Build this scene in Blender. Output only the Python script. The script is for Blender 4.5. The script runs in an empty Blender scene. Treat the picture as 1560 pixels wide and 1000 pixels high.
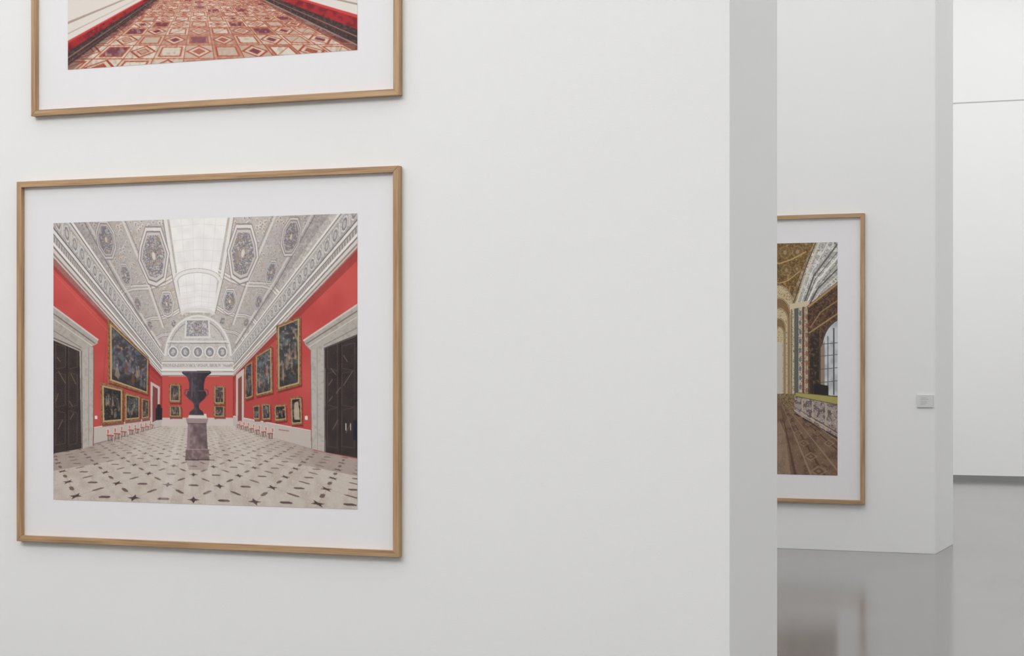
import bpy, bmesh, math
import numpy as np
from mathutils import Vector

rng = np.random.RandomState(7)
sc = bpy.context.scene
try:
    sc.view_settings.view_transform = 'Standard'
    sc.view_settings.look = 'None'
except Exception:
    pass

# ------------------------------------------------------------------ materials
def new_mat(name):
    m = bpy.data.materials.new(name); m.use_nodes = True
    nt = m.node_tree
    return m, nt, nt.nodes['Principled BSDF']

def wall_mat(name, col, bump=0.06, scale=160):
    m, nt, b = new_mat(name)
    tc = nt.nodes.new('ShaderNodeTexCoord')
    n = nt.nodes.new('ShaderNodeTexNoise'); n.inputs['Scale'].default_value = scale; n.inputs['Detail'].default_value = 3
    n2 = nt.nodes.new('ShaderNodeTexNoise'); n2.inputs['Scale'].default_value = 0.6
    cr = nt.nodes.new('ShaderNodeValToRGB')
    cr.color_ramp.elements[0].position = 0.3; cr.color_ramp.elements[0].color = tuple(c*0.98 for c in col)+(1,)
    cr.color_ramp.elements[1].position = 0.7; cr.color_ramp.elements[1].color = tuple(col)+(1,)
    bp = nt.nodes.new('ShaderNodeBump'); bp.inputs['Strength'].default_value = bump; bp.inputs['Distance'].default_value = 0.01
    L = nt.links
    L.new(tc.outputs['Object'], n.inputs['Vector']); L.new(tc.outputs['Object'], n2.inputs['Vector'])
    L.new(n2.outputs['Fac'], cr.inputs['Fac']); L.new(cr.outputs['Color'], b.inputs['Base Color'])
    L.new(n.outputs['Fac'], bp.inputs['Height']); L.new(bp.outputs['Normal'], b.inputs['Normal'])
    b.inputs['Roughness'].default_value = 0.85
    b.inputs['Specular IOR Level'].default_value = 0.2
    return m

M_WALL = wall_mat('white_plaster', (0.80, 0.80, 0.795))
M_WALL2 = wall_mat('white_plaster_back', (0.85, 0.85, 0.85))

def floor_mat():
    m, nt, b = new_mat('polished_concrete')
    tc = nt.nodes.new('ShaderNodeTexCoord')
    n = nt.nodes.new('ShaderNodeTexNoise'); n.inputs['Scale'].default_value = 1.2; n.inputs['Detail'].default_value = 6
    cr = nt.nodes.new('ShaderNodeValToRGB')
    cr.color_ramp.elements[0].position = 0.3; cr.color_ramp.elements[0].color = (0.165, 0.16, 0.155, 1)
    cr.color_ramp.elements[1].position = 0.75; cr.color_ramp.elements[1].color = (0.205, 0.20, 0.194, 1)
    r = nt.nodes.new('ShaderNodeMapRange'); r.inputs['To Min'].default_value = 0.11; r.inputs['To Max'].default_value = 0.16
    L = nt.links
    L.new(tc.outputs['Object'], n.inputs['Vector']); L.new(n.outputs['Fac'], cr.inputs['Fac'])
    L.new(cr.outputs['Color'], b.inputs['Base Color']); L.new(n.outputs['Fac'], r.inputs['Value'])
    L.new(r.outputs['Result'], b.inputs['Roughness'])
    b.inputs['IOR'].default_value = 1.4
    return m
M_FLOOR = floor_mat()

def flat_mat(name, col, rough=0.6, spec=0.3):
    m, nt, b = new_mat(name)
    n = nt.nodes.new('ShaderNodeTexNoise'); n.inputs['Scale'].default_value = 40
    tc = nt.nodes.new('ShaderNodeTexCoord')
    cr = nt.nodes.new('ShaderNodeValToRGB')
    cr.color_ramp.elements[0].color = tuple(c*0.98 for c in col)+(1,)
    cr.color_ramp.elements[1].color = tuple(col)+(1,)
    nt.links.new(tc.outputs['Object'], n.inputs['Vector'])
    nt.links.new(n.outputs['Fac'], cr.inputs['Fac']); nt.links.new(cr.outputs['Color'], b.inputs['Base Color'])
    b.inputs['Roughness'].default_value = rough; b.inputs['Specular IOR Level'].default_value = spec
    return m
M_MAT = flat_mat('mat_board', (0.81, 0.797, 0.81), 0.8, 0.1)
M_BASE = flat_mat('grey_shadow_gap', (0.26, 0.26, 0.26))
M_SEAM = flat_mat('panel_joint', (0.55, 0.55, 0.54))
M_LABEL = flat_mat('label_acrylic', (0.66, 0.66, 0.66), 0.3)
M_INK = flat_mat('label_ink', (0.5, 0.5, 0.51))
M_STEEL = flat_mat('painted_steel', (0.8, 0.8, 0.8))

def oak(name, vertical):
    m, nt, b = new_mat(name)
    tc = nt.nodes.new('ShaderNodeTexCoord'); mp = nt.nodes.new('ShaderNodeMapping')
    mp.inputs['Scale'].default_value = (60, 60, 2.0) if vertical else (2.0, 60, 60)
    n = nt.nodes.new('ShaderNodeTexNoise'); n.inputs['Scale'].default_value = 1.5; n.inputs['Detail'].default_value = 6
    cr = nt.nodes.new('ShaderNodeValToRGB'); e = cr.color_ramp.elements
    e[0].position = 0.25; e[0].color = (0.26, 0.15, 0.078, 1)
    e[1].position = 0.75; e[1].color = (0.52, 0.345, 0.19, 1)
    x = e.new(0.5); x.color = (0.42, 0.262, 0.138, 1)
    L = nt.links
    L.new(tc.outputs['Object'], mp.inputs['Vector']); L.new(mp.outputs['Vector'], n.inputs['Vector'])
    L.new(n.outputs['Fac'], cr.inputs['Fac']); L.new(cr.outputs['Color'], b.inputs['Base Color'])
    b.inputs['Roughness'].default_value = 0.5
    return m
M_OAKH = oak('oak_horizontal', False); M_OAKV = oak('oak_vertical', True)

def glass_mat():
    m, nt, b = new_mat('picture_glass')
    nt.nodes.remove(b)
    out = nt.nodes['Material Output']
    t = nt.nodes.new('ShaderNodeBsdfTransparent'); g = nt.nodes.new('ShaderNodeBsdfGlossy')
    g.inputs['Roughness'].default_value = 0.02
    mx = nt.nodes.new('ShaderNodeMixShader'); mx.inputs['Fac'].default_value = 0.035
    nt.links.new(t.outputs[0], mx.inputs[1]); nt.links.new(g.outputs[0], mx.inputs[2])
    nt.links.new(mx.outputs[0], out.inputs['Surface'])
    return m
M_GLASS = glass_mat()

def print_mat():
    m, nt, b = new_mat('c_print')
    a = nt.nodes.new('ShaderNodeVertexColor'); a.layer_name = 'Ink'
    nt.links.new(a.outputs['Color'], b.inputs['Base Color'])
    b.inputs['Roughness'].default_value = 0.6; b.inputs['Specular IOR Level'].default_value = 0.1
    return m
M_PRINT = print_mat()

# ------------------------------------------------------------------ geometry helpers
def box(name, x0, x1, y0, y1, z0, z1, mat, bevel=0.0, parent=None):
    bm = bmesh.new(); bmesh.ops.create_cube(bm, size=1)
    for v in bm.verts:
        v.co = Vector((x0+(v.co.x+.5)*(x1-x0), y0+(v.co.y+.5)*(y1-y0), z0+(v.co.z+.5)*(z1-z0)))
    if bevel > 0:
        bmesh.ops.bevel(bm, geom=bm.edges[:], offset=bevel, segments=2, affect='EDGES')
    me = bpy.data.meshes.new(name); bm.to_mesh(me); bm.free()
    me.materials.append(mat)
    o = bpy.data.objects.new(name, me); sc.collection.objects.link(o)
    if parent: o.parent = parent
    return o

# ------------------------------------------------------------------ print painter
def homog(src, dst):
    A = []; B = []
    for (x, y), (u, v) in zip(src, dst):
        A.append([x, y, 1, 0, 0, 0, -u*x, -u*y]); B.append(u)
        A.append([0, 0, 0, x, y, 1, -v*x, -v*y]); B.append(v)
    h = np.linalg.solve(np.array(A, float), np.array(B, float))
    return np.append(h, 1).reshape(3, 3)
def happly(H, pts):
    p = np.asarray(pts, float); q = np.c_[p, np.ones(len(p))] @ H.T
    return q[:, :2]/q[:, 2:3]

class Canvas:
    """Paints a print. Motif points are measured on a survey quad (TL,TR,BR,BL) and rectified to the sheet."""
    def __init__(s, nx, ny, quad, base):
        s.nx, s.ny = nx, ny; s.W, s.H = nx*2, ny*2
        s.Hm = homog(quad, [(0, 0), (s.W, 0), (s.W, s.H), (0, s.H)])
        s.img = np.ones((s.H, s.W, 3))*np.array(base, float)
        s.noise = {k: s.mknoise(c) for k, c in dict(f=3.2, m=8, c=22, g=60).items()}
        s.noise['p'] = np.clip((s.mknoise(14)*.55+s.mknoise(6)*.3+s.mknoise(3)*.15-.5)*1.8+.5, 0, 1)
    def mknoise(s, c):
        gh, gw = int(s.H/c)+3, int(s.W/c)+3
        g = rng.rand(gh, gw)
        y = np.arange(s.H)/c; x = np.arange(s.W)/c
        yi = y.astype(int); xi = x.astype(int); fy = (y-yi)[:, None]; fx = (x-xi)[None, :]
        a = g[np.ix_(yi, xi)]; b = g[np.ix_(yi, xi+1)]; d = g[np.ix_(yi+1, xi)]; e = g[np.ix_(yi+1, xi+1)]
        return (a*(1-fx)+b*fx)*(1-fy)+(d*(1-fx)+e*fx)*fy
    def fill_uv(s, P, col, a=1.0, tex=None, grad=None):
        P = np.asarray(P, float)
        x0, y0 = np.floor(P.min(0)).astype(int); x1, y1 = np.ceil(P.max(0)).astype(int)+1
        x0 = max(x0, 0); y0 = max(y0, 0); x1 = min(x1, s.W); y1 = min(y1, s.H)
        if x1 <= x0 or y1 <= y0: return
        X = (np.arange(x0, x1)+.5)[None, :]; Y = (np.arange(y0, y1)+.5)[:, None]
        ins = np.zeros((y1-y0, x1-x0), bool)
        n = len(P)
        for i in range(n):
            xa, ya = P[i]; xb, yb = P[(i+1) % n]
            if ya == yb: continue
            c = ((ya > Y) != (yb > Y)) & (X < (xb-xa)*(Y-ya)/(yb-ya)+xa)
            ins ^= c
        c1 = np.array(col, float)
        sub = s.img[y0:y1, x0:x1]
        C = np.broadcast_to(c1, sub.shape)
        if tex is not None:
            for (c2, key, lo, hi) in tex:
                w = np.clip((s.noise[key][y0:y1, x0:x1]-lo)/(hi-lo), 0, 1)[..., None]
                C = C*(1-w)+np.array(c2, float)*w
        m = ins[..., None]*a
        if grad is not None:
            (px, py), (qx, qy) = happly(s.Hm, grad)
            dx, dy = qx-px, qy-py
            t = ((X-px)*dx+(Y-py)*dy)/(dx*dx+dy*dy)
            m = m*np.clip(t, 0, 1)[..., None]
        s.img[y0:y1, x0:x1] = sub*(1-m)+C*m
    def fill(s, pts, col, a=1.0, tex=None, grad=None):
        s.fill_uv(happly(s.Hm, pts), col, a, tex, grad)
    def line(s, pts, w, col, a=1.0):
        for p, q in zip(pts[:-1], pts[1:]):
            dx, dy = q[0]-p[0], q[1]-p[1]; L = math.hypot(dx, dy) or 1
            nx, ny = -dy/L*w/2, dx/L*w/2
            s.fill([(p[0]+nx, p[1]+ny), (q[0]+nx, q[1]+ny), (q[0]-nx, q[1]-ny), (p[0]-nx, p[1]-ny)], col, a)
    def shape(s, cx, cy, rx, ry, n, col, sk=0, a=1.0, tex=None, rot=None):
        r0 = math.pi/n if rot is None else rot
        pts = []
        for i in range(n):
            t = r0+2*math.pi*i/n
            x, y = rx*math.cos(t), ry*math.sin(t)
            pts.append((cx+x+sk*y, cy+y))
        s.fill(pts, col, a, tex)
    def colors(s, gain, lift=0.0):
        im = s.img.reshape(s.ny, 2, s.nx, 2, 3).mean((1, 3))/255.0
        im = np.clip(im, 0, 1)
        lin = np.where(im <= .04045, im/12.92, ((im+.055)/1.055)**2.4)
        return np.clip(lin*gain+lift, 0, 0.97)

def quadgrid(Q, uvs):
    return happly(homog([(0, 0), (1, 0), (1, 1), (0, 1)], Q), uvs)

def painting(c, Q, fw=0.12, fh=0.1, pal=((60, 55, 55), (130, 105, 85), (60, 80, 100)), gold=(150, 112, 76)):
    c.fill([(x+1.5, y+3) for x, y in Q], (110, 35, 35), .7)
    c.fill(Q, gold, tex=[((98, 70, 46), 'f', .45, .8)])
    inn = quadgrid(Q, [(fw, fh), (1-fw, fh), (1-fw, 1-fh), (fw, 1-fh)])
    c.fill(quadgrid(Q, [(fw*.6, fh*.6), (1-fw*.6, fh*.6), (1-fw*.6, 1-fh*.6), (fw*.6, 1-fh*.6)]), (190, 160, 118))
    c.fill(inn, pal[0], tex=[(pal[2], 'p', .45, .7), (pal[1], 'm', .6, .9), ((188, 166, 148), 'f', .86, 1.0)])
    c.fill(quadgrid(Q, [(fw, .75), (1-fw, .68), (1-fw, 1-fh), (fw, 1-fh)]), (44, 36, 34), .45)
    for k in range(9):
        u = fw+.06+(1-2*fw-.18)*(k+.5*rng.rand())/8.4; v = .3+.38*rng.rand()
        cc = [(166, 132, 112), (136, 80, 68), (112, 118, 128), (178, 158, 136), (96, 76, 62)][rng.randint(5)]
        c.fill(quadgrid(Q, [(u, v+.04), (u+.03, v), (u+.05, v+.06), (u+.08, v+.14), (u+.04, v+.22), (u-.02, v+.18)]), cc, .6)
        c.fill(quadgrid(Q, [(u+.01, v-.04), (u+.04, v-.04), (u+.04, v), (u+.01, v)]), (196, 160, 136), .7)
    c.line([inn[0], inn[1]], 1.0, (50, 30, 25), .7)

# ============ print A : red picture gallery with urn =====================
QA = [(81, 340), (545, 326), (546, 776), (83, 762)]
A = Canvas(640, 524, QA, (203, 78, 72))
RED = (202, 84, 78)
A.fill([(70, 320), (560, 320), (560, 700), (70, 700)], RED, tex=[((190, 72, 69), 'g', .3, .8)])
A.fill([(70, 320), (70, 392), (248, 574), (357, 574), (560, 366), (560, 310)], (190, 182, 177),
       tex=[((158, 152, 151), 'f', .55, .9), ((214, 206, 199), 'm', .55, .9)])
def vaultside(sg):
    f = lambda x: x if sg > 0 else 2*303-x
    dy = 0 if sg > 0 else -4
    P = lambda pts: [(f(x), y+dy) for x, y in pts]
    A.fill(P([(205, 320), (258, 320), (273, 425), (281, 480), (255, 540), (215, 470), (178, 412), (140, 345)]), (199, 191, 186),
           tex=[((170, 162, 160), 'f', .55, .95), ((190, 174, 160), 'm', .6, .9)])
    for k in range(220):
        t = rng.rand()**.6; u = rng.rand()
        y = 325+190*(1-t)
        xl = 112+(254-112)*(y-340)/205; xr = 256+23*(y-318)/160
        x = xl+(xr-xl)*(.05+.9*u)
        if y > 470 and rng.rand() < .5: continue
        s_ = 1.0+2.2*t
        A.shape(f(x), y+dy, s_*.8, s_, 7, (226, 218, 210), 0, .75); A.shape(f(x)+.5, y+dy+.6, s_*.45, s_*.55, 7, [(140, 132, 132), (164, 142, 124)][rng.randint(2)], 0, .8)
    for pts, w in (([(182, 452), (190, 443), (204, 439), (228, 438), (252, 431), (274, 418)], 8),
                   ([(214, 498), (221, 490), (232, 486), (248, 485), (264, 480), (280, 470)], 5.5),
                   ([(234, 524), (239, 516), (248, 511), (258, 510), (270, 505), (283, 494)], 4)):
        A.line(P(pts), w+2, (150, 143, 141)); A.line(P(pts), w, (225, 218, 212)); A.line(P(pts), w*.25, (182, 172, 166))
    A.line(P([(250, 320), (267, 425), (279, 480)]), 5, (230, 225, 220))
    A.line(P([(246, 320), (264, 425), (277, 482)]), 1.2, (146, 140, 140))
    A.line(P([(180, 320), (214, 400), (250, 500)]), 3.0, (225, 219, 213))
    A.line(P([(184, 320), (218, 400), (252, 500)]), 1.0, (146, 140, 139))
    A.line(P([(126, 325), (186, 432), (246, 528)]), 3.0, (228, 222, 217))
    A.line(P([(121, 325), (182, 434), (245, 531)]), 1.2, (134, 128, 129))
    def cof(cx, cy, rx, ry, n, sk, hexa=False):
        x = f(cx); k = sk*sg; y = cy+dy
        def S(m, col, tex=None):
            if hexa:
                pr = [(-.55, -1), (.45, -1), (1, -.1), (.75, .85), (.2, 1.05), (-.35, .95), (-1, .15), (-.9, -.35)]
                A.fill([(f(cx+px*rx*m), y+py*ry*m) for px, py in pr], col, 1, tex)
            else:
                A.shape(x, y, rx*m, ry*m, n, col, k, 1, tex)
        S(1.27, (146, 139, 139)); S(1.21, (226, 219, 213)); S(1.07, (142, 135, 136)); S(1.0, (206, 198, 193))
        S(.88, (130, 128, 137), [((198, 189, 182), 'f', .45, .7), ((164, 144, 128), 'm', .55, .85)])
        S(.38, (174, 162, 154), [((116, 106, 108), 'f', .45, .8)])
        A.shape(x, y, rx*.14, ry*.18, 8, (218, 208, 198), k)
    cof(235, 391, 19.5, 36, 8, .14, True)
    cof(162, 366, 12.5, 26, 8, .16)
    cof(192, 420, 7.5, 16, 8, .2)
    cof(255, 464, 9.5, 16, 8, .2, True)
    cof(211, 464, 5, 11, 8, .2)
    cof(230, 496, 4, 7, 8, .2)
    cof(266, 494, 4.5, 7, 8, .2)
    A.fill(P([(81, 320), (235, 320), (276, 500), (254, 545), (81, 300)]), (92, 84, 86), .3, grad=[(f(240), 400+dy), (f(150), 450+dy)])
vaultside(1); vaultside(-1)

def cornice(Q):
    def strip(v0, v1, col, tex=None, a=1):
        A.fill(quadgrid(Q, [(0, v0), (1, v0), (1, v1), (0, v1)]), col, a, tex)
    strip(0, 1, (200, 193, 187))
    strip(.0, .06, (228, 223, 217)); strip(.06, .09, (124, 118, 118)); strip(.09, .15, (204, 197, 191))
    strip(.15, .50, (166, 160, 159), [((198, 190, 184), 'f', .5, .8)])
    strip(.50, .53, (110, 104, 105)); strip(.53, .60, (224, 219, 213)); strip(.60, .63, (126, 118, 117))
    strip(.63, .74, (186, 178, 173)); strip(.74, .80, (232, 227, 221)); strip(.80, .84, (130, 119, 115))
    strip(.84, .92, (212, 204, 198)); strip(.92, .96, (146, 128, 123)); strip(.96, 1.0, (206, 190, 183))
    n = 30
    for i in range(n):
        u = (i+.5)/n
        th = np.linspace(0, 2*np.pi, 13)[:-1]
        for k, col in ((1.1, (216, 209, 202)), (.85, (132, 132, 140)), (.5, (194, 184, 176))):
            pts = quadgrid(Q, [(u+.34/n*k*math.cos(t), .325+.125*k*math.sin(t)) for t in th])
            A.fill(pts, col, 1, [((170, 162, 158), 'f', .5, .9)])
        A.fill(quadgrid(Q, [(u+.42/n, .2), (u+.58/n, .2), (u+.58/n, .45), (u+.42/n, .45)]), (208, 200, 193))
    n = 110
    for i in range(n):
        u = (i+.5)/n
        A.fill(quadgrid(Q, [(u-.25/n, .64), (u+.2/n, .64), (u+.2/n, .73), (u-.25/n, .73)]), (130, 122, 120), .8)
cornice([(81, 295), (254, 545), (248, 574), (81, 392)])
cornice([(549, 282), (352, 545), (357, 574), (549, 374)])

# skylight
A.fill([(256, 318), (350, 318), (333, 418), (327, 477), (279, 477), (272, 424)], (241, 238, 235), tex=[((233, 229, 227), 'c', .3, .8)])
for t in (.2, .4, .6, .8):
    A.line([(256+94*t, 318), (279+48*t, 477)], .7, (221, 216, 214), .8)
for y in (345, 366, 384, 400, 436, 446, 455, 463, 470):
    t = (y-318)/159
    A.line([(256+23*t, y+2), (303, y-3), (350-23*t, y)], .7, (218, 213, 211), .8)
arc = lambda cx, cy, rx, ry, a0, a1, n=18: [(cx+rx*math.cos(math.radians(a0+(a1-a0)*i/n)), cy-ry*math.sin(math.radians(a0+(a1-a0)*i/n))) for i in range(n+1)]
A.line(arc(302, 428, 33, 15, 0, 180), 7, (184, 178, 175)); A.line(arc(302, 428, 33, 15, 0, 180), 5, (232, 227, 223))
A.line(arc(302, 480, 25, 8, 0, 180), 5, (222, 216, 212))

# end lunette
lun = [(250, 562)] + arc(303, 545, 52, 65, 180, 0) + [(356, 562)]
A.fill(lun, (204, 197, 192), tex=[((174, 167, 166), 'f', .55, .95)])
A.line(arc(303, 545, 50, 63, 178, 2), 3, (226, 221, 216)); A.line(arc(303, 545, 45, 57, 178, 2), 1.2, (150, 144, 145))
A.fill([(284, 486), (320, 486), (322, 516), (282, 516)], (222, 217, 212))
A.fill([(286, 489), (318, 489), (319, 513), (285, 513)], (146, 144, 152), tex=[((202, 195, 190), 'f', .45, .7)])
A.fill([(296, 492), (309, 492), (309, 510), (296, 510)], (178, 170, 168), tex=[((128, 122, 127), 'f', .4, .7)])
A.line([(258, 521), (348, 521)], 2.2, (226, 221, 216)); A.line([(256, 524), (350, 524)], 1, (140, 135, 136))
for x in (265, 284, 303, 321, 340):
    A.shape(x, 537, 8, 9, 14, (226, 221, 216)); A.shape(x, 537, 6.2, 7.2, 14, (140, 140, 148)); A.shape(x, 537, 3.5, 4.6, 10, (200, 193, 188), tex=[((144, 139, 142), 'f', .5, .8)])
A.fill([(248, 549), (357, 549), (357, 574), (248, 574)], (216, 209, 203))
A.line([(248, 551), (357, 551)], 1.2, (140, 133, 132))
A.fill([(249, 555), (356, 555), (356, 560), (249, 560)], (178, 171, 168), tex=[((216, 209, 204), 'f', .5, .7)])
A.line([(248, 564), (357, 564)], 2, (234, 229, 224)); A.line([(248, 567), (357, 567)], 1, (140, 130, 126)); A.line([(248, 573), (357, 573)], 1.5, (150, 110, 104))

# walls
A.fill([(248, 574), (357, 574), (357, 645), (248, 645)], (192, 78, 72))
A.line([(248, 574), (248, 640)], 1.2, (150, 48, 47)); A.line([(357, 574), (357, 640)], 1.2, (150, 48, 47))
A.fill([(81, 392), (248, 574), (248, 580), (81, 410)], (140, 55, 52), .6)
A.fill([(549, 374), (357, 575), (357, 581), (549, 394)], (140, 55, 52), .6)
A.fill([(81, 392), (248, 574), (248, 640), (81, 700)], (120, 34, 36), .35, grad=[(120, 560), (248, 600)])
A.fill([(549, 374), (357, 574), (357, 640), (549, 700)], (120, 34, 36), .35, grad=[(490, 560), (357, 600)])
A.line([(165, 486), (155, 650)], .8, (150, 50, 48), .6); A.line([(81, 416), (240, 584)], .8, (222, 110, 102), .5)
A.fill([(140, 654), (248, 635), (248, 650), (140, 680)], (192, 180, 173)); A.line([(140, 653), (248, 634.5)], 1.4, (222, 212, 205))
A.fill([(357, 635), (478, 658), (478, 688), (357, 650)], (192, 180, 173)); A.line([(357, 634.5), (478, 657)], 1.4, (222, 212, 205))
A.line([(140, 679), (248, 650)], 1.2, (130, 112, 106)); A.line([(478, 687), (357, 650)], 1.2, (130, 112, 106))
A.fill([(248, 637), (357, 637), (357, 650), (248, 650)], (206, 192, 186))
for (x0, y0, x1, y1) in ((259, 585, 277, 614), (327, 588, 344, 617), (259, 619, 278, 636), (327, 619, 344, 636)):
    painting(A, [(x0, y0), (x1, y0), (x1, y1), (x0, y1)], .16, .12, ((66, 57, 57), (150, 130, 110), (80, 72, 76)))
painting(A, [(165, 486), (228, 546), (227, 602), (166, 583)], .06, .07, ((68, 63, 66), (136, 112, 98), (88, 96, 110)))
painting(A, [(154, 583), (189, 592), (189, 644), (156, 648)], .12, .1, ((40, 37, 36), (104, 92, 82), (58, 56, 56)))
painting(A, [(191, 598), (215, 604), (215, 640), (191, 643)], .12, .1, ((52, 48, 48), (140, 122, 106), (74, 76, 76)))
painting(A, [(217, 606), (229, 609), (229, 638), (217, 640)], .14, .1, ((60, 50, 46), (150, 120, 96), (80, 78, 78)))
A.fill([(231, 582), (245, 590), (245, 640), (231, 645)], (200, 184, 176)); A.fill([(234, 588), (242, 593), (242, 640), (234, 644)], (126, 66, 66))
A.fill([(239, 622), (249, 622), (249, 640), (239, 641)], (36, 32, 38)); A.shape(244, 620, 3, 4, 10, (36, 32, 38))
painting(A, [(422, 497), (459, 482), (460, 587), (423, 597)], .12, .05, ((64, 62, 63), (150, 138, 124), (90, 96, 100)))
painting(A, [(390, 543), (416, 527), (417, 599), (391, 605)], .11, .06, ((74, 71, 74), (152, 134, 116), (96, 104, 112)))
painting(A, [(374, 558), (386, 550), (387, 606), (375, 610)], .14, .06, ((60, 58, 64), (150, 120, 100), (84, 90, 104)))
painting(A, [(443, 606), (461, 604), (462, 647), (445, 648)], .15, .09, ((36, 32, 33), (150, 130, 110), (52, 50, 54)))
A.fill([(450, 614), (455, 612), (457, 624), (458, 640), (450, 640), (449, 625)], (206, 186, 160), .8)
painting(A, [(419, 617), (437, 616), (438, 641), (420, 643)], .12, .14, ((38, 34, 34), (170, 144, 118), (62, 60, 60)))
painting(A, [(400, 616), (413, 615), (414, 640), (401, 641)], .14, .12, ((52, 52, 56), (140, 120, 110), (64, 70, 78)))
painting(A, [(387, 618), (397, 617), (397, 640), (388, 640)], .14, .12, ((52, 52, 56), (140, 120, 110), (64, 70, 78)))
A.fill([(361, 572), (373, 562), (373, 645), (361, 641)], (202, 188, 180)); A.fill([(364, 578), (370, 573), (370, 644), (364, 642)], (134, 72, 70))

# floor
FV0, UC = .640, .478
floorpts = [(70, 694), (145, 678), (248, 650), (357, 649), (478, 686), (560, 702), (560, 790), (70, 790)]
A.fill(floorpts, (200, 188, 178), tex=[((186, 172, 161), 'c', .4, .9), ((208, 198, 188), 'f', .6, 1.0)])
def G2P(X, G):
    v = FV0+1/G; u = UC+X/G
    return (u*A.W, v*A.H)
mask0 = A.img.copy()
for j in range(-1, 17):
    G = 2.907+.50*j
    if G < 2.2: continue
    for i in range(-26, 27):
        X0 = (i+.5*(j % 2))*.58
        for sg in (-1, 1):
            A.fill_uv([G2P(X0, G), G2P(X0+.012, G), G2P(X0+sg*.29+.012, G+.5), G2P(X0+sg*.29, G+.5)], (176, 160, 149), .7)
for j in range(-1, 17):
    G = 2.907+.50*j
    if G < 2.4: continue
    for i in range(-26, 27):
        X0 = (i+.5*(j % 2))*.58
        fade = max(0.45, 1-.045*j)
        col = (84, 65, 64)
        st = []
        for k in range(8):
            t = k*math.pi/4; r = 1.0 if k % 2 == 0 else .38
            st.append(G2P(X0+.066*r*math.cos(t), G+.105*r*math.sin(t)))
        A.fill_uv(st, col, fade)
        def dash(xc, gc, dx, dg, L, w, cl):
            n = math.hypot(dx, dg); ux, ug = dx/n, dg/n; px, pg = -ug, ux
            q = [(L, 0), (L*.65, w), (-L*.65, w), (-L, 0), (-L*.65, -w), (L*.65, -w)]
            A.fill_uv([G2P(xc+a*ux+b*px, gc+a*ug+b*pg) for a, b in q], cl, fade)
        for sg in (-1, 1):
            dash(X0+sg*.145, G+.25, sg*.29, .5, .085, .022, (116, 95, 89))
        dash(X0+.29, G, 1, 0, .062, .034, (98, 78, 74))
fm = np.zeros((A.H, A.W, 3)); save = A.img; A.img = fm; A.fill(floorpts, (1, 1, 1)); fm = A.img; A.img = save
A.img = np.where(fm > .5, A.img, mask0)
for x, w, a in ((252, 14, .25), (285, 10, .25), (322, 12, .22), (350, 10, .15), (240, 26, .12), (400, 30, .1)):
    A.fill([(303+(x-303)*.5-w*.3, 650), (303+(x-303)*.5+w*.3, 650), (x+w/2+2, 770), (x-w/2, 770)], (230, 220, 214), a)
A.fill([(70, 690), (145, 676), (240, 652), (190, 700), (70, 720)], (110, 88, 82), .35, grad=[(200, 720), (140, 680)])
A.fill([(560, 700), (478, 684), (360, 650), (420, 700), (560, 728)], (110, 88, 82), .35, grad=[(420, 724), (478, 684)])
# doors with stone portals
A.fill([(70, 512), (124, 534), (126, 684), (70, 694)], (58, 46, 43), tex=[((50, 39, 38), 'c', .4, .8)])
for k, (x0, x1) in enumerate(((86, 101), (106, 119))):
    for (ya, yb) in ((525, 560), (568, 618), (626, 676)):
        A.line([(x0, ya), (x1, ya+4), (x1, yb), (x0, yb+3), (x0, ya)], 1.1, (80, 66, 61))
A.line([(103, 526), (104, 687)], 1.2, (26, 22, 24))
for p in (((90, 566), (101, 585)), ((90, 600), (86, 612)), ((109, 570), (117, 586)), ((107, 612), (112, 620)), ((88, 545), (93, 552)), ((108, 640), (114, 630)), ((90, 655), (97, 640))):
    A.line(p, 1.1, (140, 116, 98), .7)
A.fill([(122, 526), (144, 530), (144, 680), (126, 684)], (184, 176, 168), tex=[((170, 160, 152), 'm', .5, .9)])
A.line([(125, 530), (127, 684)], 1.6, (116, 105, 100)); A.line([(136, 528), (137, 682)], 1, (150, 140, 133))
A.line([(144, 530), (144, 680)], 1.4, (130, 90, 84))
A.fill([(70, 460), (150, 519), (150, 524), (138, 530), (122, 536), (70, 514)], (176, 168, 160), tex=[((162, 153, 145), 'm', .5, .9)])
A.line([(70, 459), (151, 519)], 2.4, (206, 198, 190)); A.line([(70, 470), (146, 524)], 1.6, (118, 104, 98)); A.line([(70, 478), (142, 528)], 1.3, (206, 198, 190)); A.line([(70, 497), (126, 531)], 1.2, (134, 123, 116)); A.line([(70, 510), (124, 534)], 1.6, (96, 84, 79))
A.fill([(496, 526), (560, 502), (560, 700), (497, 689)], (54, 43, 42), tex=[((46, 36, 37), 'c', .4, .8)])
for k, (x0, x1) in enumerate(((500, 515), (522, 541))):
    for (ya, yb) in ((528, 562), (570, 618), (626, 680)):
        A.line([(x0, ya), (x1, ya-5), (x1, yb+3), (x0, yb), (x0, ya)], 1.1, (78, 64, 60))
A.line([(519, 520), (519, 692)], 1.2, (24, 20, 24))
for p in (((505, 562), (513, 572)), ((501, 588), (508, 578)), ((524, 588), (538, 566)), ((502, 612), (508, 604)), ((513, 600), (520, 590)), ((524, 542), (530, 552)), ((508, 655), (516, 640)), ((528, 660), (534, 648))):
    A.line(p, 1.1, (140, 114, 98), .7)
for x in (528, 535):
    A.line([(x, 645), (x, 656)], 1.2, (190, 180, 176))
A.fill([(539, 640), (546, 640), (546, 672), (539, 670)], (24, 28, 44))
A.fill([(474, 530), (496, 522), (497, 689), (476, 684)], (184, 176, 170), tex=[((170, 160, 153), 'm', .5, .9)])
A.line([(495, 524), (496, 689)], 1.6, (112, 101, 98)); A.line([(484, 527), (485, 687)], 1, (150, 141, 135))
A.line([(474, 530), (476, 684)], 1.2, (140, 96, 90))
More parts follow.
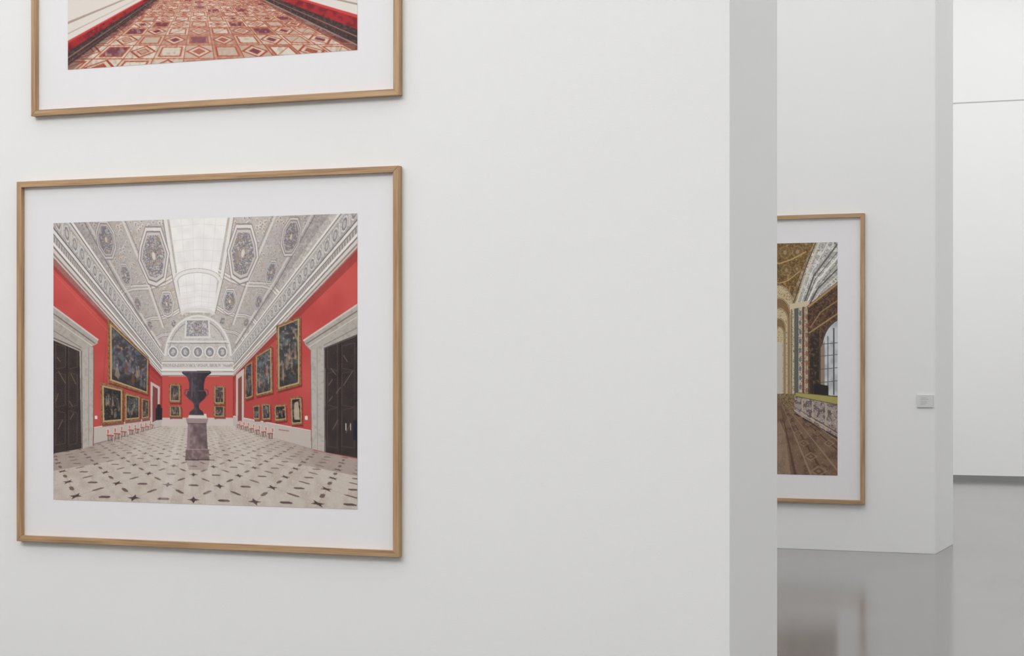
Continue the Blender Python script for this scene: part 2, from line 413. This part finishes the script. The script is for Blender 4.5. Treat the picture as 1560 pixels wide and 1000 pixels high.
A.fill([(464, 520), (560, 456), (560, 504), (496, 530), (474, 534), (466, 526)], (178, 170, 162), tex=[((164, 155, 147), 'm', .5, .9)])
A.line([(463, 520), (560, 455)], 2.4, (208, 200, 192)); A.line([(467, 525), (560, 465)], 1.6, (118, 104, 98)); A.line([(472, 529), (560, 474)], 1.3, (208, 200, 192)); A.line([(494, 527), (560, 492)], 1.2, (134, 123, 117)); A.line([(496, 531), (560, 506)], 1.6, (92, 80, 78))
A.fill([(146, 634), (150, 634), (150, 639), (146, 639)], (226, 216, 206)); A.fill([(466, 634), (470, 634), (470, 640), (466, 640)], (226, 216, 206))
def chair(x, y, h, s):
    A.fill([(x, y-h*.45), (x+s*h*.6, y-h*.38), (x+s*h*.6, y+h*.04), (x, y-h*.02)], (96, 74, 68), .5)
    for dx, dy in ((0, 0), (s*h*.5, h*.05), (s*h*.22, -h*.08)):
        A.line([(x+dx, y+dy), (x+dx, y-h*.5)], .9, (214, 198, 184))
    A.fill([(x-.5, y-h*.56), (x+s*h*.55, y-h*.50), (x+s*h*.55, y-h*.40), (x-.5, y-h*.44)], (176, 78, 70))
    A.fill([(x-s*1.5, y-h*1.05), (x+s*h*.22, y-h*1.02), (x+s*h*.22, y-h*.55), (x-s*1, y-h*.55)], (214, 192, 178))
    A.fill([(x, y-h*.95), (x+s*h*.14, y-h*.93), (x+s*h*.14, y-h*.62), (x, y-h*.62)], (184, 100, 90), .8)
for (x, y, h) in ((230, 653, 11), (223, 656, 12), (216, 658, 13), (207, 661, 14), (198, 663, 15), (186, 666, 16), (176, 670, 18), (165, 673, 19)):
    chair(x, y, h, 1)
for (x, y, h) in ((368, 653, 11), (374, 655, 12), (381, 657, 13), (389, 660, 14), (398, 663, 15), (408, 666, 16), (418, 669, 17)):
    chair(x, y, h, -1)
A.fill([(426, 655), (442, 657), (442, 672), (426, 669)], (196, 180, 170)); A.line([(426, 655), (442, 657)], 1.5, (150, 116, 106))
# urn shadow + pedestal
A.fill([(284, 700), (322, 700), (318, 716), (290, 716)], (120, 96, 96), .3)
A.fill([(288, 644), (316, 644), (318.5, 686), (286.5, 686)], (126, 105, 106), tex=[((150, 130, 129), 'm', .45, .8), ((104, 84, 87), 'c', .5, .85)])
A.fill([(288, 644), (292, 644), (291, 686), (286.5, 686)], (156, 136, 134), .7)
A.fill([(304, 644), (316, 644), (318.5, 686), (304, 686)], (78, 62, 65), .4, grad=[(302, 660), (319, 660)])
A.fill([(285, 638), (319, 638), (317.5, 645), (286.5, 645)], (158, 138, 136)); A.fill([(290, 631), (316, 631), (317, 638), (288, 638)], (216, 206, 201))
A.fill([(285, 685), (320, 685), (321, 701), (284, 701)], (120, 98, 100), tex=[((144, 124, 123), 'm', .4, .8)])
A.line([(285, 685), (320, 685)], 1.2, (164, 144, 141)); A.line([(284, 701), (321, 701)], 1.5, (76, 60, 61))
A.line([(287, 646), (317, 646)], 1.0, (86, 68, 71))
prof = [(566, 20.5), (568, 22.5), (570.5, 21), (573, 16.5), (577, 13.3), (583, 11.7), (590, 11.1), (595, 11.5), (597, 13.5), (601, 15), (605, 14.3), (609, 11.5), (613, 6.5), (616, 4.2), (620, 3.6), (623, 4.2), (626, 7.5), (628, 10), (631, 11), (633, 11.5)]
cx = 301
urn = [(cx-r, y) for y, r in prof]+[(cx+r, y) for y, r in reversed(prof)]
A.fill(urn, (66, 57, 65), tex=[((84, 75, 84), 'm', .4, .8)])
A.fill(urn, (30, 25, 31), .7, grad=[(298, 600), (318, 600)])
A.line([(cx-20, 568), (cx+20, 568)], 1.2, (108, 99, 105)); A.line([(cx-7, 576), (cx-7, 606)], 2.2, (114, 103, 111), .55)
A.line([(cx-12, 596), (cx+12, 596)], 1.0, (104, 93, 99), .8)
for sg in (-1, 1):
    A.line([(cx+sg*13, 606), (cx+sg*18, 601), (cx+sg*17, 595), (cx+sg*12, 594)], 1.6, (84, 72, 78))

# ============ print B : long gallery with inlaid floor ====================
QB = [(101, -300), (545, -352), (545, 77), (104, 106)]
B = Canvas(460, 366, QB, (214, 204, 192))
B.fill([(60, -380), (600, -380), (600, 120), (60, 120)], (216, 208, 196), tex=[((190, 180, 165), 'c', .4, .9)])
vx, vy = 305, -52
def ray(x, y, t): return (vx+(x-vx)*t, vy+(y-vy)*t)
for k in range(14):
    t = .12*1.33**k
    B.line([ray(105, 60, t), ray(105, -240, t)] , 5*t+.5, (238, 232, 224)); B.line([ray(545, 40, t), ray(545, -260, t)], 5*t+.5, (238, 232, 224))
    B.line([ray(105+220*(1-math.cos(math.radians(a))), -240-150*math.sin(math.radians(a)), t) for a in range(0, 181, 15)], 6*t+.5, (196, 164, 110))
B.fill([(vx-18, vy-50), (vx+18, vy-50), (vx+18, vy+10), (vx-18, vy+10)], (236, 232, 224))
fB = [(vx-16, vy+10), (vx+16, vy+10), (600, 98), (600, 130), (60, 150), (60, 126)]
B.fill(fB, (202, 182, 162), tex=[((190, 156, 138), 'c', .4, .85), ((214, 202, 188), 'm', .5, .95)])
keep = B.img.copy()
def gB(X, G):
    return ray(305+X*100, 100, 1/G)
RB = (168, 66, 46)
for j in range(0, 22):
    G0 = .70+.19*j; G1 = G0+.19
    for i in range(-10, 10):
        x0 = i*.5-.25; x1 = x0+.5
        def q(a, b): return gB(x0+(x1-x0)*a, G0+(G1-G0)*b)
        kind = (i+j) % 2
        tone = [(206, 190, 168), (192, 168, 146), (214, 203, 186), (172, 126, 106)][rng.randint(4)]
        B.fill([q(0, 0), q(1, 0), q(1, 1), q(0, 1)], tone, tex=[((186, 164, 144), 'm', .4, .9)])
        if kind == 0:
            B.fill([q(.5, .03), q(.98, .5), q(.5, .97), q(.02, .5)], RB)
            B.fill([q(.5, .13), q(.88, .5), q(.5, .87), q(.12, .5)], (210, 195, 176), tex=[((190, 166, 146), 'm', .4, .9)])
            cc = [(114, 56, 72), (188, 150, 128), (164, 86, 66), (120, 64, 78)][rng.randint(4)]
            B.fill([q(.5, .26), q(.74, .5), q(.5, .74), q(.26, .5)], RB)
            B.fill([q(.5, .32), q(.68, .5), q(.5, .68), q(.32, .5)], cc)
        else:
            B.fill([q(.10, .12), q(.90, .12), q(.90, .88), q(.10, .88)], (176, 80, 56))
            B.fill([q(.17, .20), q(.83, .20), q(.83, .80), q(.17, .80)], [(208, 195, 178), (194, 173, 152), (114, 62, 76), (216, 207, 192)][rng.randint(4)], tex=[((184, 162, 144), 'm', .5, .95)])
            if rng.rand() < .6:
                B.line([q(.17, .2), q(.83, .8)], 1.2/G0, RB, .8)
        B.line([q(0, 0), q(1, 0)], 2.2/G0*.75, (180, 80, 54)); B.line([q(0, 0), q(0, 1)], 1.9/G0*.75, (174, 70, 48))
fm = np.zeros((B.H, B.W, 3)); save = B.img; B.img = fm; B.fill(fB, (1, 1, 1)); fm = B.img; B.img = save
B.img = np.where(fm > .5, B.img, keep)
for (x, w, a) in ((240, 40, .08), (300, 70, .14), (360, 40, .08)):
    B.fill([ray(x-w/2, 100, .1), ray(x+w/2, 100, .1), ray(x+w/2, 100, 1.1), ray(x-w/2, 100, 1.1)], (236, 226, 216), a)
def wedge(side, ya, yb, col, tex=None, a=1):
    xe = 60 if side < 0 else 600
    xr = 104 if side < 0 else 545
    t = (xe-vx)/(xr-vx)
    B.fill([ray(xr, ya, .08), ray(xr, ya, t), ray(xr, yb, t), ray(xr, yb, .08)], col, a, tex)
wedge(-1, 90, 112, (90, 50, 44), None, .5); wedge(1, 60, 80, (90, 50, 44), None, .5)
wedge(-1, -20, 66, (222, 214, 206)); wedge(-1, 30, 34, (170, 150, 138)); wedge(-1, 48, 50, (190, 170, 160))
wedge(-1, 60, 78, (162, 36, 40), [((116, 26, 32), 'm', .4, .8)]); wedge(-1, 60, 64, (200, 62, 60))
wedge(-1, 77, 100, (60, 42, 44), [((98, 70, 66), 'f', .5, .9)]); wedge(-1, 86, 88, (150, 112, 98)); wedge(-1, 94, 95, (130, 84, 76))
wedge(1, -60, 30, (224, 217, 210)); wedge(1, 4, 7, (170, 150, 140)); wedge(1, 22, 46, (166, 38, 42), [((120, 26, 32), 'm', .4, .8)]); wedge(1, 22, 27, (204, 64, 62))
wedge(1, 45, 68, (60, 42, 44), [((98, 70, 66), 'f', .5, .9)]); wedge(1, 55, 57, (150, 110, 96))

# ============ print C : painted loggia =====================================
QC = [(1096, 373), (1276, 369), (1276, 725), (1096, 721)]
C = Canvas(300, 560, QC, (150, 120, 80))
def half(mirror):
    AX = 1187
    P = (lambda pts: [(2*AX-x, y) for x, y in pts]) if mirror else (lambda pts: pts)
    F = lambda pts, col, tex=None, a=1: C.fill(P(pts), col, a, tex)
    Ln = lambda pts, w, col, a=1: C.line(P(pts), w, col, a)
    F([(1187, 360), (1290, 360), (1290, 640), (1187, 620)], (166, 146, 112), [((122, 98, 68), 'm', .4, .8), ((196, 180, 150), 'f', .6, .95)])
    F([(1187, 360), (1244, 360), (1222, 410), (1206, 455), (1187, 445)], (128, 98, 54), [((84, 64, 40), 'f', .45, .7), ((164, 134, 84), 'm', .6, .9)])
    for cx, cy, r in ((1196, 385, 9), (1215, 384, 9), (1228, 372, 7), (1198, 412, 8), (1214, 410, 6)):
        X = P([(cx, cy)])[0][0]
        C.shape(X, cy, r, r*1.1, 14, (162, 132, 84), 0, .6); C.shape(X, cy, r*.78, r*.88, 14, (96, 76, 50), 0, .7, tex=[((150, 122, 80), 'f', .4, .8)])
        C.shape(X, cy, r*.3, r*.4, 8, (180, 156, 112), 0, .7)
    Ln([(1187, 402), (1205, 396), (1228, 384)], 2, (186, 158, 106)); Ln([(1187, 432), (1200, 428), (1218, 414)], 1.6, (186, 158, 106))
    for k, (x, r) in enumerate(((1208, 46), (1204, 34), (1200, 26), (1197, 20), (1194, 15))):
        y0 = 470+k*10
        pts = [(1187+(x-1187)*math.sin(math.radians(a)), y0-r*.75*math.cos(math.radians(a))) for a in range(0, 91, 10)]+[(x, 608-k*2)]
        F([(1187, 625)]+[(1187, y0-r*.75)]+pts, [(202, 182, 146), (136, 106, 70)][k % 2], [((120, 92, 62), 'f', .6, .95)])
        Ln(pts, 2.0, (214, 198, 166)); Ln(pts, .8, (100, 76, 50))
    F([(1187, 520), (1192, 524), (1192, 612), (1187, 612)], (198, 192, 182))
    F([(1290, 350), (1244, 369), (1226, 410), (1212, 465), (1232, 470), (1290, 430)], (182, 179, 174), [((222, 219, 214), 'p', .5, .75), ((112, 108, 106), 'f', .6, .9)])
    Ln([(1248, 369), (1230, 415), (1212, 466)], 3, (214, 202, 176)); Ln([(1243, 369), (1226, 412), (1209, 462)], 1.4, (84, 66, 48))
    Ln([(1276, 372), (1240, 420), (1222, 470)], 2.4, (104, 98, 96)); Ln([(1276, 392), (1244, 430), (1226, 470)], 2.5, (230, 228, 223)); Ln([(1276, 410), (1246, 440), (1230, 470)], 2, (92, 84, 80))
    Ln([(1276, 384), (1242, 426), (1224, 470)], 1, (88, 82, 80)); Ln([(1276, 400), (1250, 432), (1230, 464)], 1, (120, 112, 106))
    Ln([(1262, 369), (1236, 416), (1218, 468)], 1.4, (226, 222, 214)); Ln([(1276, 420), (1250, 444), (1232, 470)], 2, (214, 206, 194))
    for x0, x1, c in ((1206, 1210, (206, 192, 162)), (1210, 1216, (92, 98, 98)), (1216, 1222, (196, 186, 166)), (1222, 1225, (112, 64, 54)), (1225, 1232, (186, 172, 146))):
        F([(x0, 468), (x1, 466), (x1, 600+(x1-1200)*.2), (x0, 600+(x0-1200)*.2)], c, [((118, 98, 82), 'f', .5, .9)])
    for y in range(478, 600, 14):
        X = P([(1219, y)])[0][0]; C.shape(X, y, 2.0, 4.2, 8, (92, 106, 116), 0, .8)
        X = P([(1229, y)])[0][0]; C.shape(X, y+5, 2.3, 4.2, 8, (142, 92, 74), 0, .8)
    Ln([(1206, 470), (1206, 606)], 1, (80, 62, 48)); Ln([(1216, 468), (1216, 608)], .8, (80, 62, 48)); Ln([(1232, 466), (1232, 610)], 1.6, (60, 46, 36))
    F([(1203, 464), (1233, 458), (1233, 466), (1203, 472)], (208, 194, 164))
    F([(1230, 466), (1290, 418), (1290, 612), (1232, 606)], (98, 70, 50), [((58, 42, 34), 'm', .4, .8), ((146, 112, 80), 'f', .65, .95)])
    Ln([(1231, 468), (1276, 432)], 3, (172, 142, 96)); Ln([(1231, 473), (1276, 440)], 1.2, (56, 40, 30)); Ln([(1232, 508), (1276, 478)], 2.2, (164, 132, 92))
    Ln([(1234, 500), (1250, 476), (1276, 458)], 1.4, (160, 128, 88))
    F([(1234, 512), (1248, 502), (1248, 602), (1234, 602)], (52, 42, 37), [((110, 86, 60), 'm', .5, .9)])
    win = [(1250, 602), (1250, 530)]+[(1252+(1290-1252)*(1-math.cos(math.radians(a))), 530-46*math.sin(math.radians(a))) for a in range(0, 91, 10)]+[(1290, 604)]
    F(win, (206, 209, 211), [((172, 178, 182), 'c', .4, .8)])
    Ln(win, 2.6, (84, 68, 56))
    F([(1250, 600), (1256, 601), (1256, 520), (1250, 530)], (146, 130, 114))
    for x in (1261, 1270):
        Ln([(x, 500 if x > 1265 else 512), (x, 602)], 1.3 if x < 1265 else 2.2, (84, 80, 80))
    for y in (522, 540, 560, 580):
        Ln([(1250, y+3), (1280, y)], 1.1, (96, 92, 92))
    F([(1240, 585), (1250, 585), (1250, 602), (1240, 602)], (36, 30, 30))
    F([(1250, 586), (1262, 588), (1262, 603), (1250, 602)], (40, 34, 34))
    F([(1212, 598), (1290, 606), (1290, 618), (1212, 604)], (168, 158, 92)); Ln([(1212, 604), (1276, 617)], 1.3, (86, 76, 48)); Ln([(1212, 598), (1276, 605)], 1, (106, 96, 60))
    F([(1210, 604), (1290, 620), (1290, 680), (1210, 632)], (160, 146, 142), [((104, 86, 86), 'p', .4, .7), ((202, 192, 186), 'f', .6, .9)])
    Ln([(1210, 630), (1276, 668)], 2.5, (66, 50, 46)); Ln([(1210, 625), (1276, 660)], 1.2, (200, 184, 166))
    for x in (1222, 1238, 1258):
        Ln([(x, 606+(x-1212)*.2), (x, 630+(x-1212)*.58)], 1.8, (192, 174, 142))
    F([(1187, 600), (1210, 600), (1210, 632), (1187, 616)], (146, 122, 90), [((92, 74, 56), 'f', .4, .8)])
    F([(1187, 612), (1210, 631), (1290, 678), (1290, 740), (1187, 740)], (124, 98, 78), [((100, 76, 60), 'c', .4, .8), ((148, 122, 100), 'f', .6, .95)])
    v = (1187, 606)
    for x, w, c in ((1214, 2.5, (86, 62, 50)), (1240, 2, (160, 134, 108)), (1262, 2.5, (82, 58, 46)), (1290, 2.5, (154, 128, 102)), (1330, 3, (82, 58, 46)), (1360, 3, (154, 128, 102)), (1400, 4, (82, 58, 46))):
        C.fill(P([v, (x-w, 735), (x+w, 735)]), c, .8)
    for t in (.2, .27, .36, .48, .62, .8, 1.0):
        for off in (0, 62):
            x, y = 1187+(60+off)*t, 606+112*t
            F([(x-14*t, y), (x, y-9*t), (x+14*t, y), (x, y+9*t)], (168, 140, 110), None, .55); F([(x-9*t, y), (x, y-5.5*t), (x+9*t, y), (x, y+5.5*t)], (86, 62, 50), None, .65)
            F([(x-4*t, y), (x, y-2.5*t), (x+4*t, y), (x, y+2.5*t)], (168, 140, 110), None, .55)
    F([(1187, 640), (1196, 660), (1206, 735), (1187, 735)], (190, 168, 146), None, .35)
half(True); half(False)

# ------------------------------------------------------------------ framed photograph
def print_mesh(name, cv, x0, x1, z0, z1, y, parent, gain):
    nx, ny = cv.nx, cv.ny
    xs = np.linspace(x0, x1, nx); zs = np.linspace(z1, z0, ny)
    XX, ZZ = np.meshgrid(xs, zs)
    co = np.stack([XX, np.full_like(XX, y), ZZ], -1).reshape(-1, 3).astype(np.float32)
    idx = np.arange(nx*ny).reshape(ny, nx)
    quads = np.stack([idx[:-1, :-1], idx[1:, :-1], idx[1:, 1:], idx[:-1, 1:]], -1).reshape(-1, 4).astype(np.int32)
    me = bpy.data.meshes.new(name)
    me.vertices.add(len(co)); me.vertices.foreach_set('co', co.ravel())
    me.loops.add(quads.size); me.loops.foreach_set('vertex_index', quads.ravel())
    me.polygons.add(len(quads)); me.polygons.foreach_set('loop_start', np.arange(0, quads.size, 4, dtype=np.int32))
    me.update(calc_edges=True); me.validate()
    ca = me.color_attributes.new('Ink', 'FLOAT_COLOR', 'POINT')
    c = cv.colors(gain).reshape(-1, 3)
    ca.data.foreach_set('color', np.c_[c, np.ones(len(c))].astype(np.float32).ravel())
    me.materials.append(M_PRINT)
    o = bpy.data.objects.new(name, me); sc.collection.objects.link(o); o.parent = parent
    return o

def framed(X0, X1, Z0, Z1, Yw, art, cv, bw=0.034, depth=0.04, gain=1.0):
    e = bpy.data.objects.new('framed_photograph', None); sc.collection.objects.link(e)
    e.empty_display_size = .2
    e.location = ((X0+X1)/2, Yw, (Z0+Z1)/2)
    bpy.context.view_layer.update()
    ox, oy, oz = e.location
    def bar(nm, pts, mat):
        bm = bmesh.new()
        f = [bm.verts.new((x-ox, Yw-depth-oy, z-oz)) for x, z in pts]
        b = [bm.verts.new((x-ox, Yw-oy, z-oz)) for x, z in pts]
        bm.faces.new(f); bm.faces.new(list(reversed(b)))
        for i in range(4):
            bm.faces.new([f[i], b[i], b[(i+1) % 4], f[(i+1) % 4]])
        bmesh.ops.recalc_face_normals(bm, faces=bm.faces[:])
        bmesh.ops.bevel(bm, geom=bm.edges[:], offset=0.0015, segments=2, affect='EDGES')
        me = bpy.data.meshes.new(nm); bm.to_mesh(me); bm.free(); me.materials.append(mat)
        o = bpy.data.objects.new(nm, me); sc.collection.objects.link(o); o.parent = e
    a, b_, c_, d = X0, X1, Z0, Z1
    bar('frame_bottom', [(a, c_), (b_, c_), (b_-bw, c_+bw), (a+bw, c_+bw)], M_OAKH)
    bar('frame_top', [(a, d), (b_, d), (b_-bw, d-bw), (a+bw, d-bw)], M_OAKH)
    bar('frame_left', [(a, c_), (a+bw, c_+bw), (a+bw, d-bw), (a, d)], M_OAKV)
    bar('frame_right', [(b_, c_), (b_-bw, c_+bw), (b_-bw, d-bw), (b_, d)], M_OAKV)
    i = bw-.004
    box('mat_board', a+i-ox, b_-i-ox, Yw-.012-oy, Yw-.004-oy, c_+i-oz, d-i-oz, M_MAT, parent=e)
    ax0, ax1, az0, az1 = art
    print_mesh('photographic_print', cv, ax0-ox, ax1-ox, az0-oz, az1-oz, Yw-.0135-oy, e, gain)
    me = bpy.data.meshes.new('glazing')
    yy = Yw-.024-oy
    me.from_pydata([(a+i-ox, yy, c_+i-oz), (b_-i-ox, yy, c_+i-oz), (b_-i-ox, yy, d-i-oz), (a+i-ox, yy, d-i-oz)], [], [(0, 1, 2, 3)])
    me.materials.append(M_GLASS)
    g = bpy.data.objects.new('glazing', me); sc.collection.objects.link(g); g.parent = e
    return e

K = 0.94                      # near partition assembly, size relative to the first survey
D1, D2, D3 = 8.537*K, 15.461, 25.22
kz = lambda z: 1.55+(z-1.55)*K
H = 6.9
def near(X0, X1, Z0, Z1, art, cv):
    framed(X0*K, X1*K, kz(Z0), kz(Z1), D1, (art[0]*K, art[1]*K, kz(art[2]), kz(art[3])), cv, bw=.030, depth=.038)
near(-6.307, -4.035, .583, 2.517, (-6.088, -4.275, .811, 2.290), A)
near(-6.214, -4.033, 2.865, 4.70, (-5.996, -4.275, 3.106, 4.476), B)
framed(-4.600, -3.141, .387, 2.757, D2, (-4.364, -3.365, .615, 2.528), C, bw=.032)

# ------------------------------------------------------------------ room
box('floor', -14, 7, -6, D3+.3, -.2, 0, M_FLOOR)
box('wall_front', -13.8, -2.3616*K, D1, 9.428*K, 0, H, M_WALL, bevel=.002)
box('wall_middle', -13.8, -2.5747, D2, 16.354, 0, H, M_WALL, bevel=.002)
box('wall_back', -14, 7, D3, D3+.3, 0, 4.912, M_WALL2)
box('wall_back_upper', -14, 7, D3-.0, D3+.3, 4.93, H, M_WALL2)
box('trim_1', -14, 7, D3+.006, D3+.3, 4.912, 4.93, M_SEAM)
box('baseboard_back', -13.8, 6.8, D3-.015, D3, 0, .068, M_BASE)
box('wall_left', -14.1, -13.8, -6, D3, 0, H, M_WALL)
box('wall_right', 6.8, 7.1, -6, D3, 0, H, M_WALL)
box('wall_rear', -13.8, 6.8, -6.3, -6, 0, H, M_WALL)

e = bpy.data.objects.new('ceiling', None); sc.collection.objects.link(e)
for k in range(9):
    y = -5+k*3.7
    box('rafter_%d' % (k+1), -14, 7, y, y+.12, H, H+.25, M_STEEL, parent=e)
for k in range(6):
    x = -13+k*3.8
    box('purlin_%d' % (k+1), x, x+.1, -6, D3+.3, H+.25, H+.4, M_STEEL, parent=e)

l = bpy.data.objects.new('wall_label', None); sc.collection.objects.link(l)
box('plate', -2.722, -2.590, D2-.012, D2, 1.18, 1.28, M_LABEL, bevel=.001, parent=l)
for k, (zz, w) in enumerate(((1.255, .05), (1.243, .06), (1.226, .045), (1.214, .055), (1.203, .035))):
    box('text_line_%d' % (k+1), -2.690, -2.690+w, D2-.0128, D2-.0119, zz, zz+.004, M_INK, parent=l)

# ------------------------------------------------------------------ light
w = bpy.data.worlds.new('overcast'); sc.world = w; w.use_nodes = True
bg = w.node_tree.nodes['Background']; bg.inputs['Color'].default_value = (0.995, 0.995, 0.992, 1); bg.inputs['Strength'].default_value = 1.5

def area(name, loc, tgt, sx, sy, power, col=(1, .995, .985)):
    ld = bpy.data.lights.new(name, 'AREA'); ld.shape = 'RECTANGLE'; ld.size = sx; ld.size_y = sy; ld.energy = power; ld.color = col
    o = bpy.data.objects.new(name, ld); sc.collection.objects.link(o); o.location = loc
    d = Vector(tgt)-Vector(loc); o.rotation_euler = d.to_track_quat('-Z', 'Y').to_euler()
area('fill_light', (-6.0, 0.4, 6.6), (-3.6, D1, 0.9), 5, 2, 265)  # added fill, no real fixture: brightens the front partition, not its end face
area('fill_light', (-4.2, 10.2, 6.6), (-3.2, D2, 0.2), 3.5, 1.2, 75)  # unseen fill added to lift the dim middle partition
area('fill_light', (-3.0, 19.0, 6.7), (-3.4, D3, 1.6), 6, 1.5, 115)  # another invented fill, added to brighten the back wall

# ------------------------------------------------------------------ camera
cd = bpy.data.cameras.new('camera'); cam = bpy.data.objects.new('camera', cd); sc.collection.objects.link(cam)
cam.location = (0, 0, 1.55)
cam.rotation_euler = (math.radians(90), 0, math.radians(21.994))
cd.sensor_width = 36; cd.lens = 2900/1560*36; cd.shift_y = 51/1560
cd.clip_end = 200
sc.camera = cam
